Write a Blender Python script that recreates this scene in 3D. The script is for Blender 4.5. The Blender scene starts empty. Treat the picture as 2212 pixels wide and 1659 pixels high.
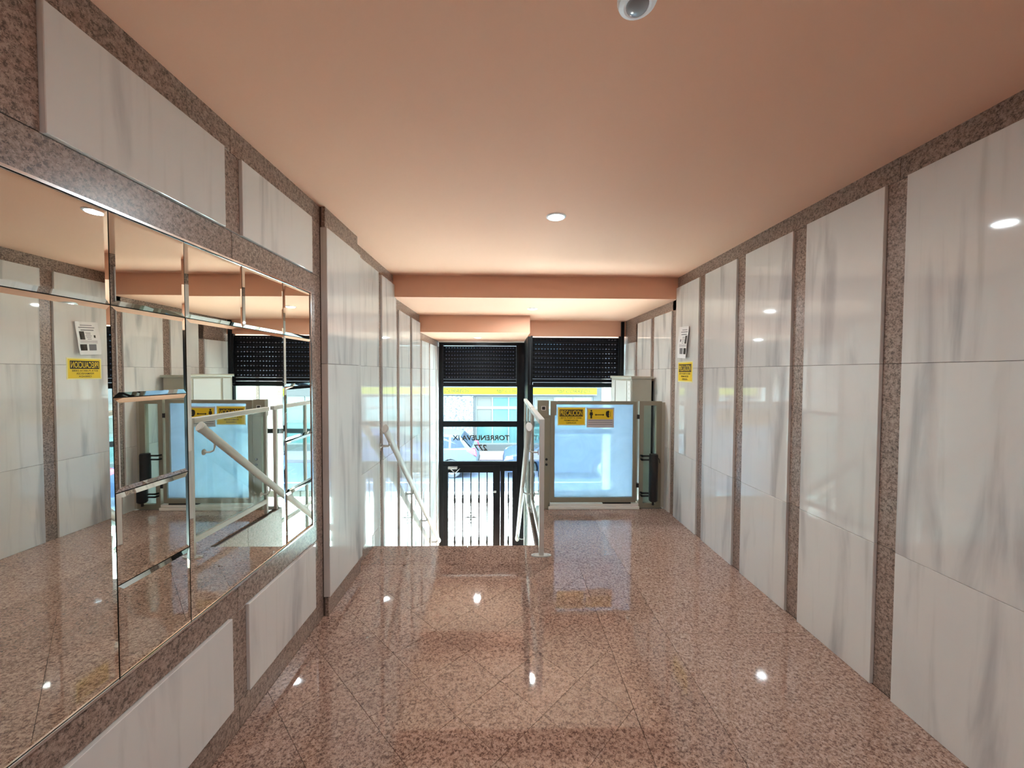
import bpy, bmesh, math, random
from mathutils import Vector, Matrix
random.seed(7)
D = bpy.data
SC = bpy.context.scene
COL = SC.collection
pi = math.pi

# ------------------------------------------------------------------ camera
CAM_H = 1.45
cam_d = D.cameras.new('camera')
cam = D.objects.new('camera', cam_d)
COL.objects.link(cam)
cam_d.sensor_width = 36.0
cam_d.lens = 36.0 * 837.84 / 2212.0
cam_d.clip_start = 0.02
_p, _y, _r = 0.02914, 0.02051, 0.00407
_f = Vector((math.sin(_y) * math.cos(_p), math.cos(_y) * math.cos(_p), -math.sin(_p)))
_rt = Vector((math.cos(_y), -math.sin(_y), 0))
_up = _rt.cross(_f)
_r2 = _rt * math.cos(_r) + _up * math.sin(_r)
_u2 = -_rt * math.sin(_r) + _up * math.cos(_r)
_m = Matrix((_r2, _u2, -_f)).transposed().to_4x4()
_m.translation = Vector((0, 0, CAM_H))
cam.matrix_world = _m
SC.camera = cam

# ------------------------------------------------------------------ world, sun, exposure
wd = D.worlds.new('world')
SC.world = wd
wd.use_nodes = True
bg = wd.node_tree.nodes['Background']
bg.inputs[0].default_value = (0.68, 0.87, 1.0, 1)
bg.inputs[1].default_value = 9.5
sun_d = D.lights.new('sun', 'SUN')
sun_d.energy = 34.0
sun_d.color = (0.98, 1.0, 0.96)
sun_d.angle = math.radians(0.8)
sun = D.objects.new('sun', sun_d)
COL.objects.link(sun)
sun.location = (0, 14, 12)
sun.rotation_euler = (-math.radians(35), 0, 0)      # shines towards -Y, 55 degrees above the horizon
vs = SC.view_settings
vs.view_transform = 'Standard'
vs.look = 'None'
vs.exposure = 2.3
vs.gamma = 1.0
vs.use_curve_mapping = False
cy = SC.cycles
cy.use_denoising = True
cy.max_bounces = 14
cy.diffuse_bounces = 7
cy.glossy_bounces = 6
cy.transmission_bounces = 8
cy.transparent_max_bounces = 16
cy.caustics_reflective = True
cy.caustics_refractive = False
cy.sample_clamp_indirect = 6.0
cy.blur_glossy = 0.3

# ------------------------------------------------------------------ materials
def new_mat(name):
    m = D.materials.new(name)
    m.use_nodes = True
    nt = m.node_tree
    return m, nt, nt.nodes['Principled BSDF']

def plain(name, col, rough=0.5, metal=0.0, spec=0.5, coat=0.0, emit=None, es=0.0, bump=0.0, bscale=200.0):
    m, nt, b = new_mat(name)
    b.inputs['Base Color'].default_value = (*col, 1)
    b.inputs['Roughness'].default_value = rough
    b.inputs['Metallic'].default_value = metal
    b.inputs['Specular IOR Level'].default_value = spec
    b.inputs['Coat Weight'].default_value = coat
    if emit:
        b.inputs['Emission Color'].default_value = (*emit, 1)
        b.inputs['Emission Strength'].default_value = es
    # faint procedural variation so that nothing is dead flat
    tc = nt.nodes.new('ShaderNodeTexCoord')
    nz = nt.nodes.new('ShaderNodeTexNoise')
    nz.inputs['Scale'].default_value = bscale if bump else 9.0
    nz.inputs['Detail'].default_value = 3
    nt.links.new(tc.outputs['Object'], nz.inputs['Vector'])
    if bump:
        bp = nt.nodes.new('ShaderNodeBump')
        bp.inputs['Strength'].default_value = bump
        bp.inputs['Distance'].default_value = 0.002
        nt.links.new(nz.outputs['Fac'], bp.inputs['Height'])
        nt.links.new(bp.outputs['Normal'], b.inputs['Normal'])
    elif not emit:
        mx = nt.nodes.new('ShaderNodeMapRange')
        mx.inputs['To Min'].default_value = max(rough - 0.04, 0.0)
        mx.inputs['To Max'].default_value = rough + 0.06
        nt.links.new(nz.outputs['Fac'], mx.inputs['Value'])
        nt.links.new(mx.outputs['Result'], b.inputs['Roughness'])
    return m

def rand_coords(nt):
    tc = nt.nodes.new('ShaderNodeTexCoord')
    oi = nt.nodes.new('ShaderNodeObjectInfo')
    sc = nt.nodes.new('ShaderNodeVectorMath'); sc.operation = 'SCALE'
    cmb = nt.nodes.new('ShaderNodeCombineXYZ')
    mul = nt.nodes.new('ShaderNodeMath'); mul.operation = 'MULTIPLY'; mul.inputs[1].default_value = 37.0
    mul2 = nt.nodes.new('ShaderNodeMath'); mul2.operation = 'MULTIPLY'; mul2.inputs[1].default_value = 91.0
    nt.links.new(oi.outputs['Random'], mul.inputs[0]); nt.links.new(oi.outputs['Random'], mul2.inputs[0])
    nt.links.new(mul.outputs[0], cmb.inputs[0]); nt.links.new(mul2.outputs[0], cmb.inputs[1]); nt.links.new(mul.outputs[0], cmb.inputs[2])
    add = nt.nodes.new('ShaderNodeVectorMath'); add.operation = 'ADD'
    nt.links.new(tc.outputs['Object'], add.inputs[0]); nt.links.new(cmb.outputs[0], add.inputs[1])
    nt.nodes.remove(sc)
    return add.outputs[0], oi.outputs['Random']

def granite(name, cols, rough, spec=0.5, scale=105.0, tint=0.06):
    """speckled polished granite: random crystal cells plus clumps"""
    m, nt, b = new_mat(name)
    v, rnd = rand_coords(nt)
    nz = nt.nodes.new('ShaderNodeTexNoise'); nz.inputs['Scale'].default_value = scale * 1.1; nz.inputs['Detail'].default_value = 3
    nt.links.new(v, nz.inputs['Vector'])
    sub = nt.nodes.new('ShaderNodeVectorMath'); sub.operation = 'MULTIPLY_ADD'
    sub.inputs[1].default_value = (0.018,) * 3
    nt.links.new(nz.outputs['Color'], sub.inputs[0]); nt.links.new(v, sub.inputs[2])
    vo = nt.nodes.new('ShaderNodeTexVoronoi'); vo.inputs['Scale'].default_value = scale
    nt.links.new(sub.outputs[0], vo.inputs['Vector'])
    sp = nt.nodes.new('ShaderNodeSeparateColor'); nt.links.new(vo.outputs['Color'], sp.inputs[0])
    cl = nt.nodes.new('ShaderNodeTexNoise'); cl.inputs['Scale'].default_value = scale * 0.32; cl.inputs['Detail'].default_value = 2
    nt.links.new(v, cl.inputs['Vector'])
    ad = nt.nodes.new('ShaderNodeMath'); ad.operation = 'MULTIPLY_ADD'; ad.inputs[1].default_value = 0.62
    nt.links.new(sp.outputs[0], ad.inputs[0])
    mm = nt.nodes.new('ShaderNodeMath'); mm.operation = 'MULTIPLY_ADD'; mm.inputs[1].default_value = 1.1; mm.inputs[2].default_value = -0.36
    nt.links.new(cl.outputs['Fac'], mm.inputs[0]); nt.links.new(mm.outputs[0], ad.inputs[2])
    rp = nt.nodes.new('ShaderNodeValToRGB')
    rp.color_ramp.elements[0].position = 0.22; rp.color_ramp.elements[0].color = (*cols[0], 1)
    rp.color_ramp.elements[1].position = 0.85; rp.color_ramp.elements[1].color = (*cols[3], 1)
    e = rp.color_ramp.elements.new(0.33); e.color = (*cols[1], 1)
    e = rp.color_ramp.elements.new(0.55); e.color = (*cols[2], 1)
    nt.links.new(ad.outputs[0], rp.inputs[0])
    hs = nt.nodes.new('ShaderNodeHueSaturation')
    mr = nt.nodes.new('ShaderNodeMapRange'); mr.inputs['To Min'].default_value = 1 - tint; mr.inputs['To Max'].default_value = 1 + tint
    nt.links.new(rnd, mr.inputs['Value']); nt.links.new(mr.outputs['Result'], hs.inputs['Value'])
    nt.links.new(rp.outputs[0], hs.inputs['Color']); nt.links.new(hs.outputs[0], b.inputs['Base Color'])
    b.inputs['Roughness'].default_value = rough
    b.inputs['Specular IOR Level'].default_value = spec
    b.inputs['IOR'].default_value = 1.75
    return m

def marble(name, rough=0.035, dark=1.0):
    m, nt, b = new_mat(name)
    v, rnd = rand_coords(nt)
    def veins(sy, sz, scale, det, lo, hi, dist):
        mp = nt.nodes.new('ShaderNodeMapping'); mp.inputs['Scale'].default_value = (sy, sy, sz)
        nt.links.new(v, mp.inputs['Vector'])
        n = nt.nodes.new('ShaderNodeTexNoise'); n.inputs['Scale'].default_value = scale; n.inputs['Detail'].default_value = det
        n.inputs['Distortion'].default_value = dist
        nt.links.new(mp.outputs[0], n.inputs['Vector'])
        r = nt.nodes.new('ShaderNodeMapRange'); r.interpolation_type = 'SMOOTHSTEP'
        r.inputs['From Min'].default_value = lo; r.inputs['From Max'].default_value = hi
        nt.links.new(n.outputs['Fac'], r.inputs['Value'])
        return r.outputs['Result']
    a = veins(4.5, 0.55, 1.6, 6, 0.50, 0.76, 0.6)
    c = veins(16.0, 0.8, 1.4, 4, 0.55, 0.85, 0.1)
    d = veins(2.0, 1.0, 1.2, 5, 0.45, 0.85, 0.9)
    m1 = nt.nodes.new('ShaderNodeMix'); m1.data_type = 'RGBA'
    m1.inputs['A'].default_value = (0.74 * dark, 0.73 * dark, 0.71 * dark, 1); m1.inputs['B'].default_value = (0.43 * dark, 0.43 * dark, 0.44 * dark, 1)
    nt.links.new(a, m1.inputs['Factor'])
    m2 = nt.nodes.new('ShaderNodeMix'); m2.data_type = 'RGBA'; m2.blend_type = 'MULTIPLY'
    m2.inputs['B'].default_value = (0.80, 0.80, 0.79, 1)
    nt.links.new(c, m2.inputs['Factor']); nt.links.new(m1.outputs['Result'], m2.inputs['A'])
    m3 = nt.nodes.new('ShaderNodeMix'); m3.data_type = 'RGBA'; m3.blend_type = 'MULTIPLY'
    m3.inputs['B'].default_value = (0.88, 0.89, 0.91, 1)
    nt.links.new(d, m3.inputs['Factor']); nt.links.new(m2.outputs['Result'], m3.inputs['A'])
    nt.links.new(m3.outputs['Result'], b.inputs['Base Color'])
    b.inputs['Roughness'].default_value = rough
    b.inputs['Specular IOR Level'].default_value = 0.8
    return m

def pane_mat(name, tint=(0.93, 0.98, 0.97), haze=0.0, hazecol=(0.8, 0.9, 0.95), fres=1.45, rough=0.0, smear=False):
    """thin architectural glass: clear transmission with a Fresnel reflection, optionally a dusty film"""
    m = D.materials.new(name); m.use_nodes = True
    nt = m.node_tree; nt.nodes.clear()
    out = nt.nodes.new('ShaderNodeOutputMaterial')
    tr = nt.nodes.new('ShaderNodeBsdfTransparent'); tr.inputs[0].default_value = (*tint, 1)
    gl = nt.nodes.new('ShaderNodeBsdfGlossy'); gl.inputs['Roughness'].default_value = rough
    fr = nt.nodes.new('ShaderNodeFresnel'); fr.inputs[0].default_value = fres
    mx = nt.nodes.new('ShaderNodeMixShader')
    ge = nt.nodes.new('ShaderNodeNewGeometry')          # the back of the sheet reflects nothing extra
    fb = nt.nodes.new('ShaderNodeMath'); fb.operation = 'SUBTRACT'; fb.inputs[0].default_value = 1.0
    fm = nt.nodes.new('ShaderNodeMath'); fm.operation = 'MULTIPLY'
    nt.links.new(ge.outputs['Backfacing'], fb.inputs[1]); nt.links.new(fb.outputs[0], fm.inputs[0]); nt.links.new(fr.outputs[0], fm.inputs[1])
    nt.links.new(fm.outputs[0], mx.inputs[0]); nt.links.new(tr.outputs[0], mx.inputs[1]); nt.links.new(gl.outputs[0], mx.inputs[2])
    last = mx.outputs[0]
    if haze:
        df = nt.nodes.new('ShaderNodeBsdfDiffuse'); df.inputs[0].default_value = (*hazecol, 1)
        tl = nt.nodes.new('ShaderNodeBsdfTranslucent'); tl.inputs[0].default_value = (*hazecol, 1)
        a = nt.nodes.new('ShaderNodeMixShader'); a.inputs[0].default_value = 0.6
        nt.links.new(df.outputs[0], a.inputs[1]); nt.links.new(tl.outputs[0], a.inputs[2])
        h = nt.nodes.new('ShaderNodeMixShader')
        tc = nt.nodes.new('ShaderNodeTexCoord')
        n = nt.nodes.new('ShaderNodeTexNoise'); n.inputs['Scale'].default_value = 3.0; n.inputs['Detail'].default_value = 4; n.inputs['Distortion'].default_value = 1.6
        nt.links.new(tc.outputs['Object'], n.inputs['Vector'])
        r = nt.nodes.new('ShaderNodeMapRange'); r.inputs['From Min'].default_value = 0.35; r.inputs['From Max'].default_value = 0.75
        r.inputs['To Min'].default_value = haze * 0.92; r.inputs['To Max'].default_value = min(haze * 1.12, 1)
        nt.links.new(n.outputs['Fac'], r.inputs['Value']); nt.links.new(r.outputs['Result'], h.inputs[0])
        nt.links.new(last, h.inputs[1]); nt.links.new(a.outputs[0], h.inputs[2])
        last = h.outputs[0]
    nt.links.new(last, out.inputs[0])
    return m

M = {}
M['granite_wall'] = granite('granite_wall', [(0.09, 0.058, 0.046), (0.20, 0.138, 0.11), (0.325, 0.235, 0.19), (0.45, 0.345, 0.29)], 0.30, 0.4, 215.0)
M['granite_floor'] = granite('granite_floor', [(0.11, 0.06, 0.047), (0.23, 0.135, 0.10), (0.38, 0.235, 0.18), (0.50, 0.345, 0.28)], 0.03, 0.6, 205.0, 0.08)
M['granite_border'] = granite('granite_border', [(0.16, 0.09, 0.07), (0.29, 0.18, 0.14), (0.45, 0.29, 0.225), (0.57, 0.42, 0.35)], 0.05, 0.5, 205.0, 0.05)
M['mortar'] = plain('mortar', (0.10, 0.075, 0.06), 0.8, bump=0.3, bscale=300)
M['marble'] = marble('marble')
M['mirror'] = plain('mirror', (0.80, 0.80, 0.74), 0.0, 1.0)
_b = M['mirror'].node_tree
for l in list(_b.links):
    if l.to_socket.name == 'Roughness': _b.links.remove(l)
_b.nodes['Principled BSDF'].inputs['Roughness'].default_value = 0.004
M['chrome'] = plain('chrome', (0.75, 0.76, 0.78), 0.12, 1.0)
M['paint'] = plain('peach_paint', (0.76, 0.43, 0.295), 0.75, bump=0.10, bscale=60)
M['white_trim'] = plain('white_trim', (0.80, 0.78, 0.74), 0.4)
M['cream'] = plain('cream_metal', (0.42, 0.40, 0.33), 0.35)
M['white_metal'] = plain('white_metal', (0.56, 0.55, 0.52), 0.42, spec=0.3)
M['steel'] = plain('brushed_steel', (0.55, 0.54, 0.52), 0.3, 0.9)
M['black_metal'] = plain('black_metal', (0.003, 0.0035, 0.005), 0.35, spec=0.25)
M['shutter'] = plain('shutter_black', (0.006, 0.006, 0.007), 0.6, spec=0.10)
M['black_plastic'] = plain('black_plastic', (0.01, 0.01, 0.011), 0.45)
M['dark_gap'] = plain('dark_gap', (0.01, 0.009, 0.008), 0.8)
M['glass'] = pane_mat('clear_glass')
M['gate_glass'] = pane_mat('gate_glass', (0.80, 0.90, 0.97), 0.55, (0.42, 0.56, 0.74))
M['gate_cream_shaded'] = plain('gate_cream_shaded', (0.27, 0.25, 0.19), 0.35)  # the cream metal darkened: backlight shade put into the gate colour
M['guard_glass'] = pane_mat('guard_glass', (0.86, 0.95, 0.94), 0.0, fres=1.5)
M['slot_dimmer'] = pane_mat('slot_dimmer_sheet', (0.22, 0.22, 0.25))  # for an added sheet that dims the light through the shutter slots
M['yellow'] = plain('sign_yellow', (0.85, 0.60, 0.02), 0.4)
M['pale_yellow'] = plain('sign_edge', (0.85, 0.80, 0.40), 0.4)
M['ink'] = plain('ink', (0.03, 0.02, 0.01), 0.5)
M['grey_ink'] = plain('grey_ink', (0.20, 0.19, 0.20), 0.6)
M['paper'] = plain('paper', (0.82, 0.80, 0.80), 0.7)
M['paper_grey'] = plain('paper_grey', (0.58, 0.55, 0.58), 0.6)
M['lens'] = plain('lamp_lens', (0.9, 0.95, 0.95), 0.4, emit=(0.70, 0.97, 1.0), es=6.0)
M['white_plastic'] = plain('white_plastic', (0.86, 0.90, 0.95), 0.3)
M['dome'] = plain('sensor_dome', (0.30, 0.36, 0.42), 0.08, coat=0.5)

# ------------------------------------------------------------------ object helpers
def props(o, label=None, cat=None, group=None, kind=None):
    if label: o['label'] = label
    if cat: o['category'] = cat
    if group: o['group'] = group
    if kind: o['kind'] = kind
    return o

def thing(name, label, cat, loc=(0, 0, 0), group=None, kind=None):
    o = D.objects.new(name, None)
    o.empty_display_size = 0.1
    o.location = loc
    COL.objects.link(o)
    return props(o, label, cat, group, kind)

def wloc(o):
    v = Vector(o.location)
    while o.parent:
        o = o.parent
        v += Vector(o.location)
    return v

def link(name, me, loc, parent=None):
    o = D.objects.new(name, me)
    COL.objects.link(o)
    o.location = Vector(loc)
    if parent is not None:
        o.location = Vector(loc) - wloc(parent)
        o.parent = parent
    return o

_cache = {}
def box(name, x0, x1, y0, y1, z0, z1, mat, parent=None, bev=0.0):
    """axis aligned box given in world coordinates; alike boxes share one mesh"""
    x0, x1 = min(x0, x1), max(x0, x1); y0, y1 = min(y0, y1), max(y0, y1); z0, z1 = min(z0, z1), max(z0, z1)
    k = (round(x1 - x0, 4), round(y1 - y0, 4), round(z1 - z0, 4), mat, bev)
    me = _cache.get(k)
    if me is None:
        bm = bmesh.new()
        bmesh.ops.create_cube(bm, size=1.0)
        for v in bm.verts:
            v.co = Vector((v.co.x * k[0], v.co.y * k[1], (v.co.z + 0.5) * k[2]))
        if bev:
            bmesh.ops.bevel(bm, geom=bm.edges[:], offset=bev, segments=1, profile=0.5, affect='EDGES')
        me = D.meshes.new(name)
        bm.to_mesh(me); bm.free()
        me.materials.append(M[mat])
        _cache[k] = me
    return link(name, me, ((x0 + x1) / 2, (y0 + y1) / 2, z0), parent)

class MB:
    """collects world-space shapes for one mesh object"""
    def __init__(s): s.v = []; s.f = []; s.sm = False
    def add(s, vs_, fs_):
        n = len(s.v); s.v += [tuple(v) for v in vs_]; s.f += [tuple(i + n for i in f) for f in fs_]
    def box(s, x0, x1, y0, y1, z0, z1):
        s.add([(x0, y0, z0), (x1, y0, z0), (x1, y1, z0), (x0, y1, z0), (x0, y0, z1), (x1, y0, z1), (x1, y1, z1), (x0, y1, z1)],
              [(0, 3, 2, 1), (4, 5, 6, 7), (0, 1, 5, 4), (1, 2, 6, 5), (2, 3, 7, 6), (3, 0, 4, 7)])
    def quad(s, a, b, c, d): s.add([a, b, c, d], [(0, 1, 2, 3)])
    def prism(s, poly, ax, a, b):
        """poly: 2D points; extruded along axis ax from a to b"""
        def P(p, t):
            return {'X': (t, p[0], p[1]), 'Y': (p[0], t, p[1]), 'Z': (p[0], p[1], t)}[ax]
        n = len(poly)
        s.add([P(p, a) for p in poly] + [P(p, b) for p in poly],
              [tuple(range(n))[::-1], tuple(range(n, 2 * n))] + [(i, (i + 1) % n, n + (i + 1) % n, n + i) for i in range(n)])
    def tube(s, pts, r, n=10, rz=None, caps=True):
        """swept tube along a polyline; r may be a number or list; rz = vertical radius"""
        pts = [Vector(p) for p in pts]; rings = []
        for i, p in enumerate(pts):
            t = (pts[min(i + 1, len(pts) - 1)] - pts[max(i - 1, 0)]).normalized()
            ref = Vector((0, 0, 1)) if abs(t.z) < 0.95 else Vector((0, 1, 0))
            a = t.cross(ref).normalized(); b = a.cross(t).normalized()
            rr = r[i] if isinstance(r, (list, tuple)) else r
            r2 = rr if rz is None else rz
            rings.append([p + a * rr * math.cos(2 * pi * k / n) + b * r2 * math.sin(2 * pi * k / n) for k in range(n)])
        vv = [q for R_ in rings for q in R_]; ff = []
        for i in range(len(rings) - 1):
            for k in range(n):
                k2 = (k + 1) % n
                ff.append((i * n + k, i * n + k2, (i + 1) * n + k2, (i + 1) * n + k))
        if caps:
            ff.append(tuple(range(n))[::-1]); ff.append(tuple((len(rings) - 1) * n + k for k in range(n)))
        s.add(vv, ff)
    def lathe(s, prof, c, n=20, ax='Z'):
        """prof: list of (r, h) about axis through c"""
        vv = []; ff = []
        for (r, h) in prof:
            for k in range(n):
                a = 2 * pi * k / n
                d = {'Z': (r * math.cos(a), r * math.sin(a), h), 'Y': (r * math.cos(a), h, r * math.sin(a)), 'X': (h, r * math.cos(a), r * math.sin(a))}[ax]
                vv.append((c[0] + d[0], c[1] + d[1], c[2] + d[2]))
        for i in range(len(prof) - 1):
            for k in range(n):
                k2 = (k + 1) % n
                ff.append((i * n + k, i * n + k2, (i + 1) * n + k2, (i + 1) * n + k))
        ff.append(tuple(range(n))[::-1]); ff.append(tuple((len(prof) - 1) * n + k for k in range(n)))
        s.add(vv, ff)
    def build(s, name, mat, parent=None, smooth=False, bev=0.0, fix=True):
        xs = [v[0] for v in s.v]; ys = [v[1] for v in s.v]; zs = [v[2] for v in s.v]
        c = Vector(((min(xs) + max(xs)) / 2, (min(ys) + max(ys)) / 2, min(zs)))
        bm = bmesh.new()
        vs_ = [bm.verts.new(Vector(v) - c) for v in s.v]
        for f in s.f:
            try: bm.faces.new([vs_[i] for i in f])
            except ValueError: pass
        if fix: bmesh.ops.recalc_face_normals(bm, faces=bm.faces[:])
        if bev:
            bmesh.ops.bevel(bm, geom=[e for e in bm.edges if e.is_manifold and e.calc_face_angle(0) > 0.5], offset=bev, segments=1, affect='EDGES')
        if smooth:
            for f in bm.faces: f.smooth = True
            for e in bm.edges:
                if e.is_manifold and e.calc_face_angle(0) > 0.6: e.smooth = False
        me = D.meshes.new(name)
        bm.to_mesh(me); bm.free()
        me.materials.append(M[mat])
        return link(name, me, c, parent)

def text(name, s, centre, height, mat, parent, ux, uy, width=None, shear=0.0, depth=0.0006, bold=0.0):
    """lettering as a thin mesh; ux, uy are the world directions of reading and of up"""
    cu = D.curves.new(name, 'FONT'); cu.body = s; cu.align_x = 'CENTER'; cu.align_y = 'CENTER'
    cu.size = 1.0; cu.shear = shear; cu.extrude = 0.0; cu.offset = bold; cu.resolution_u = 3
    t = D.objects.new('tmp', cu); COL.objects.link(t)
    bpy.context.view_layer.update()
    me = D.meshes.new_from_object(t.evaluated_get(bpy.context.evaluated_depsgraph_get()))
    D.objects.remove(t); D.curves.remove(cu)
    xs = [v.co.x for v in me.vertices]; ys = [v.co.y for v in me.vertices]
    sy = height / (max(ys) - min(ys)); sx = (width / (max(xs) - min(xs))) if width else sy
    cx, cyy = (max(xs) + min(xs)) / 2, (max(ys) + min(ys)) / 2
    ux, uy = Vector(ux), Vector(uy)
    for v in me.vertices:
        v.co = ux * ((v.co.x - cx) * sx) + uy * ((v.co.y - cyy) * sy)
    me.name = name
    me.materials.clear(); me.materials.append(M[mat])
    return link(name, me, centre, parent)

# ------------------------------------------------------------------ layout constants (metres)
XR_M, XR_G = 1.717, 1.732        # right wall: marble face, granite face
YS = 3.205                       # stair edge
YG = 4.08                        # gate plane
XP = 0.30                        # side of the landing and lift shaft
Z1, Z2, Z3 = 2.402, 2.19, 1.97   # ceiling levels
YB = 3.86                        # first ceiling step
YD = 6.45                        # entrance door plane
YW = 5.50                        # lift bay window plane
ZL = -2.0                        # level of the door and the pavement
Y0 = -1.6                        # back end of the hall

# ------------------------------------------------------------------ right wall
def struct(name, *a, **k):
    o = box(name, *a, **k); o['kind'] = 'structure'; return o

wr = struct('wall_right', XR_G + 0.004, 2.05, Y0, 6.85, ZL - 0.1, 2.9, 'mortar')
G = 0.0012
def gpiece(parent, side, y0, y1, z0, z1, xg, mat='granite_wall', name='granite_strip'):
    if side > 0: return box(name, xg, xg + 0.02, y0 + G, y1 - G, z0 + G, z1 - G, mat, parent, 0.0008)
    return box(name, -xg - 0.02, -xg, y0 + G, y1 - G, z0 + G, z1 - G, mat, parent, 0.0008)
def mpiece(parent, side, y0, y1, z0, z1, xm, mat='marble', name='marble_slab'):
    if side > 0: return box(name, xm, xm + 0.019, y0, y1, z0 + 0.0007, z1 - 0.0007, mat, parent, 0.0015)
    return box(name, -xm - 0.019, -xm, y0, y1, z0 + 0.0007, z1 - 0.0007, mat, parent, 0.0015)

cols_r = []
y = 1.645
while y > Y0:
    cols_r.append((y - 0.452, y)); y -= 0.555
cols_r.reverse()
cols_r = [c for c in cols_r if c[0] > Y0]
cols_r += [(1.742, 2.196), (2.300, 2.752), (2.858, 3.310), (3.410, 3.862), (3.970, 4.425), (4.525, 4.980), (5.080, 5.555), (5.650, 6.10), (6.20, 6.65)]
def zcuts(y):
    lo = 0.0 if y < YG else ZL
    top = 2.30 if y < 3.9 else (2.09 if y < 5.03 else 1.86)
    cuts = [c for c in (-1.823, -0.993, -0.163, 0.667, 1.497) if lo + 0.05 < c < top - 0.05]
    return [lo] + cuts + [top]
prev = Y0
for (a, b_) in cols_r:
    zs = zcuts((a + b_) / 2)
    for i in range(len(zs) - 1):
        mpiece(wr, 1, a, b_, zs[i], zs[i + 1], XR_M)
    gz = zcuts(prev + 0.03)
    for i in range(len(gz) - 1):
        gpiece(wr, 1, prev, a, gz[i], gz[i + 1], XR_G)
    prev = b_
gz = zcuts(6.7)
for i in range(len(gz) - 1): gpiece(wr, 1, prev, 6.85, gz[i], gz[i + 1], XR_G)
# header bands
y = Y0
for y1 in (-0.55, 0.56, 1.69, 2.80, YB):
    gpiece(wr, 1, y, y1, 2.30, Z1 + 0.01, XR_G); y = y1
gpiece(wr, 1, YB, 4.98, 2.09, Z2 + 0.01, XR_G)
gpiece(wr, 1, 4.98, 5.60, 1.86, Z2 + 0.01, XR_G)
gpiece(wr, 1, 5.60, 6.85, 1.86, 2.25, XR_G)

# ------------------------------------------------------------------ left wall: mirror bay, boxed pier, stair wall
wl = struct('wall_left', -1.45, -1.099, Y0, 6.85, ZL - 0.1, 2.9, 'mortar')
XA_G, XA_M = 1.067, 1.054
core = box('wall_core', -1.0995, -XA_G - 0.0205, Y0, 2.285, 0.0, Z1 + 0.01, 'mortar', wl)
PA = [(-1.34, -0.765), (-0.665, -0.09), (0.14, 0.73), (0.930, 1.507), (1.603, 2.172)]
YE = 2.285
for (a, b_) in PA:
    mpiece(wl, -1, a, b_, 1.997, 2.30, XA_M)
    mpiece(wl, -1, a, b_, 0.120, 0.487, XA_M)
gaps = [(Y0, PA[0][0])] + [(PA[i][1], PA[i + 1][0]) for i in range(len(PA) - 1)] + [(PA[-1][1], YE)]
MY0, MY1, MZ0, MZ1 = 0.44, 2.155, 0.600, 1.882
for (a, b_) in gaps:
    gpiece(wl, -1, a, b_, 1.997, 2.30, XA_G)
    gpiece(wl, -1, a, b_, 0.120, 0.487, XA_G)
yy = [Y0, -0.4, 0.73, 1.555, YE]
for i in range(4):
    gpiece(wl, -1, yy[i], yy[i + 1], 2.30, Z1 + 0.01, XA_G)
    gpiece(wl, -1, yy[i], yy[i + 1], MZ1, 1.997, XA_G)
    gpiece(wl, -1, yy[i], yy[i + 1], 0.487, MZ0, XA_G)
    gpiece(wl, -1, yy[i], yy[i + 1], 0.0, 0.12, XA_G)
gpiece(wl, -1, MY1, YE, MZ0, MZ1, XA_G)
gpiece(wl, -1, Y0, MY0, MZ0, MZ1, XA_G)
# boxed pier
XB = 1.025
box('pier_core', -1.0995, -XB - 0.019, 2.287, 2.803, 0.0, Z1 + 0.01, 'mortar', wl)
box('marble_slab', -1.064, -XB, 2.283, 2.803, 0.115, 1.496, 'marble', wl, 0.002)
box('marble_slab', -1.064, -XB, 2.283, 2.803, 1.498, 2.285, 'marble', wl, 0.002)
gpiece(wl, -1, 2.283, 2.800, 0.0, 0.113, 1.036)
gpiece(wl, -1, 2.283, 2.783, 2.285, Z1 + 0.01, 1.036)
# stair wall
XC_G, XC_M = 1.095, 1.080
cols_l = [(2.805, 3.380), (3.475, 3.925), (4.030, 4.485), (4.590, 5.030), (5.135, 5.600), (5.700, 6.150), (6.250, 6.700)]
prev = None
def zl(y):
    lo = 0.105 if y < 3.39 else ZL
    top = 2.31 if y < YB + 0.1 else (2.09 if y < 5.05 else 1.87)
    cuts = [c for c in (-1.823, -0.993, -0.163, 0.667, 1.497) if lo + 0.05 < c < top - 0.05]
    return [lo] + cuts + [top]
for (a, b_) in cols_l:
    zs = zl((a + b_) / 2)
    for i in range(len(zs) - 1): mpiece(wl, -1, a, b_, zs[i], zs[i + 1], XC_M)
    if prev is not None:
        gz = zl(a + 0.02)
        for i in range(len(gz) - 1): gpiece(wl, -1, prev, a, gz[i], gz[i + 1], XC_G)
    prev = b_
gz = zl(6.7)
for i in range(len(gz) - 1): gpiece(wl, -1, prev, 6.85, gz[i], gz[i + 1], XC_G)
gpiece(wl, -1, 2.805, 3.39, 0.0, 0.104, XC_G - 0.012)
box('marble_slab', -1.099, -XC_M, YS, 3.38, ZL, 0.10, 'marble', wl, 0.0015)
gpiece(wl, -1, 2.783, YB, 2.31, Z1 + 0.01, XC_G)
gpiece(wl, -1, YB, 5.05, 2.09, Z2 + 0.01, XC_G)
gpiece(wl, -1, 5.05, 6.45, 1.87, Z3 + 0.01, XC_G)

struct('wall_back', -1.45, 2.05, Y0 - 0.25, Y0, -0.3, 2.9, 'paint')
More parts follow.
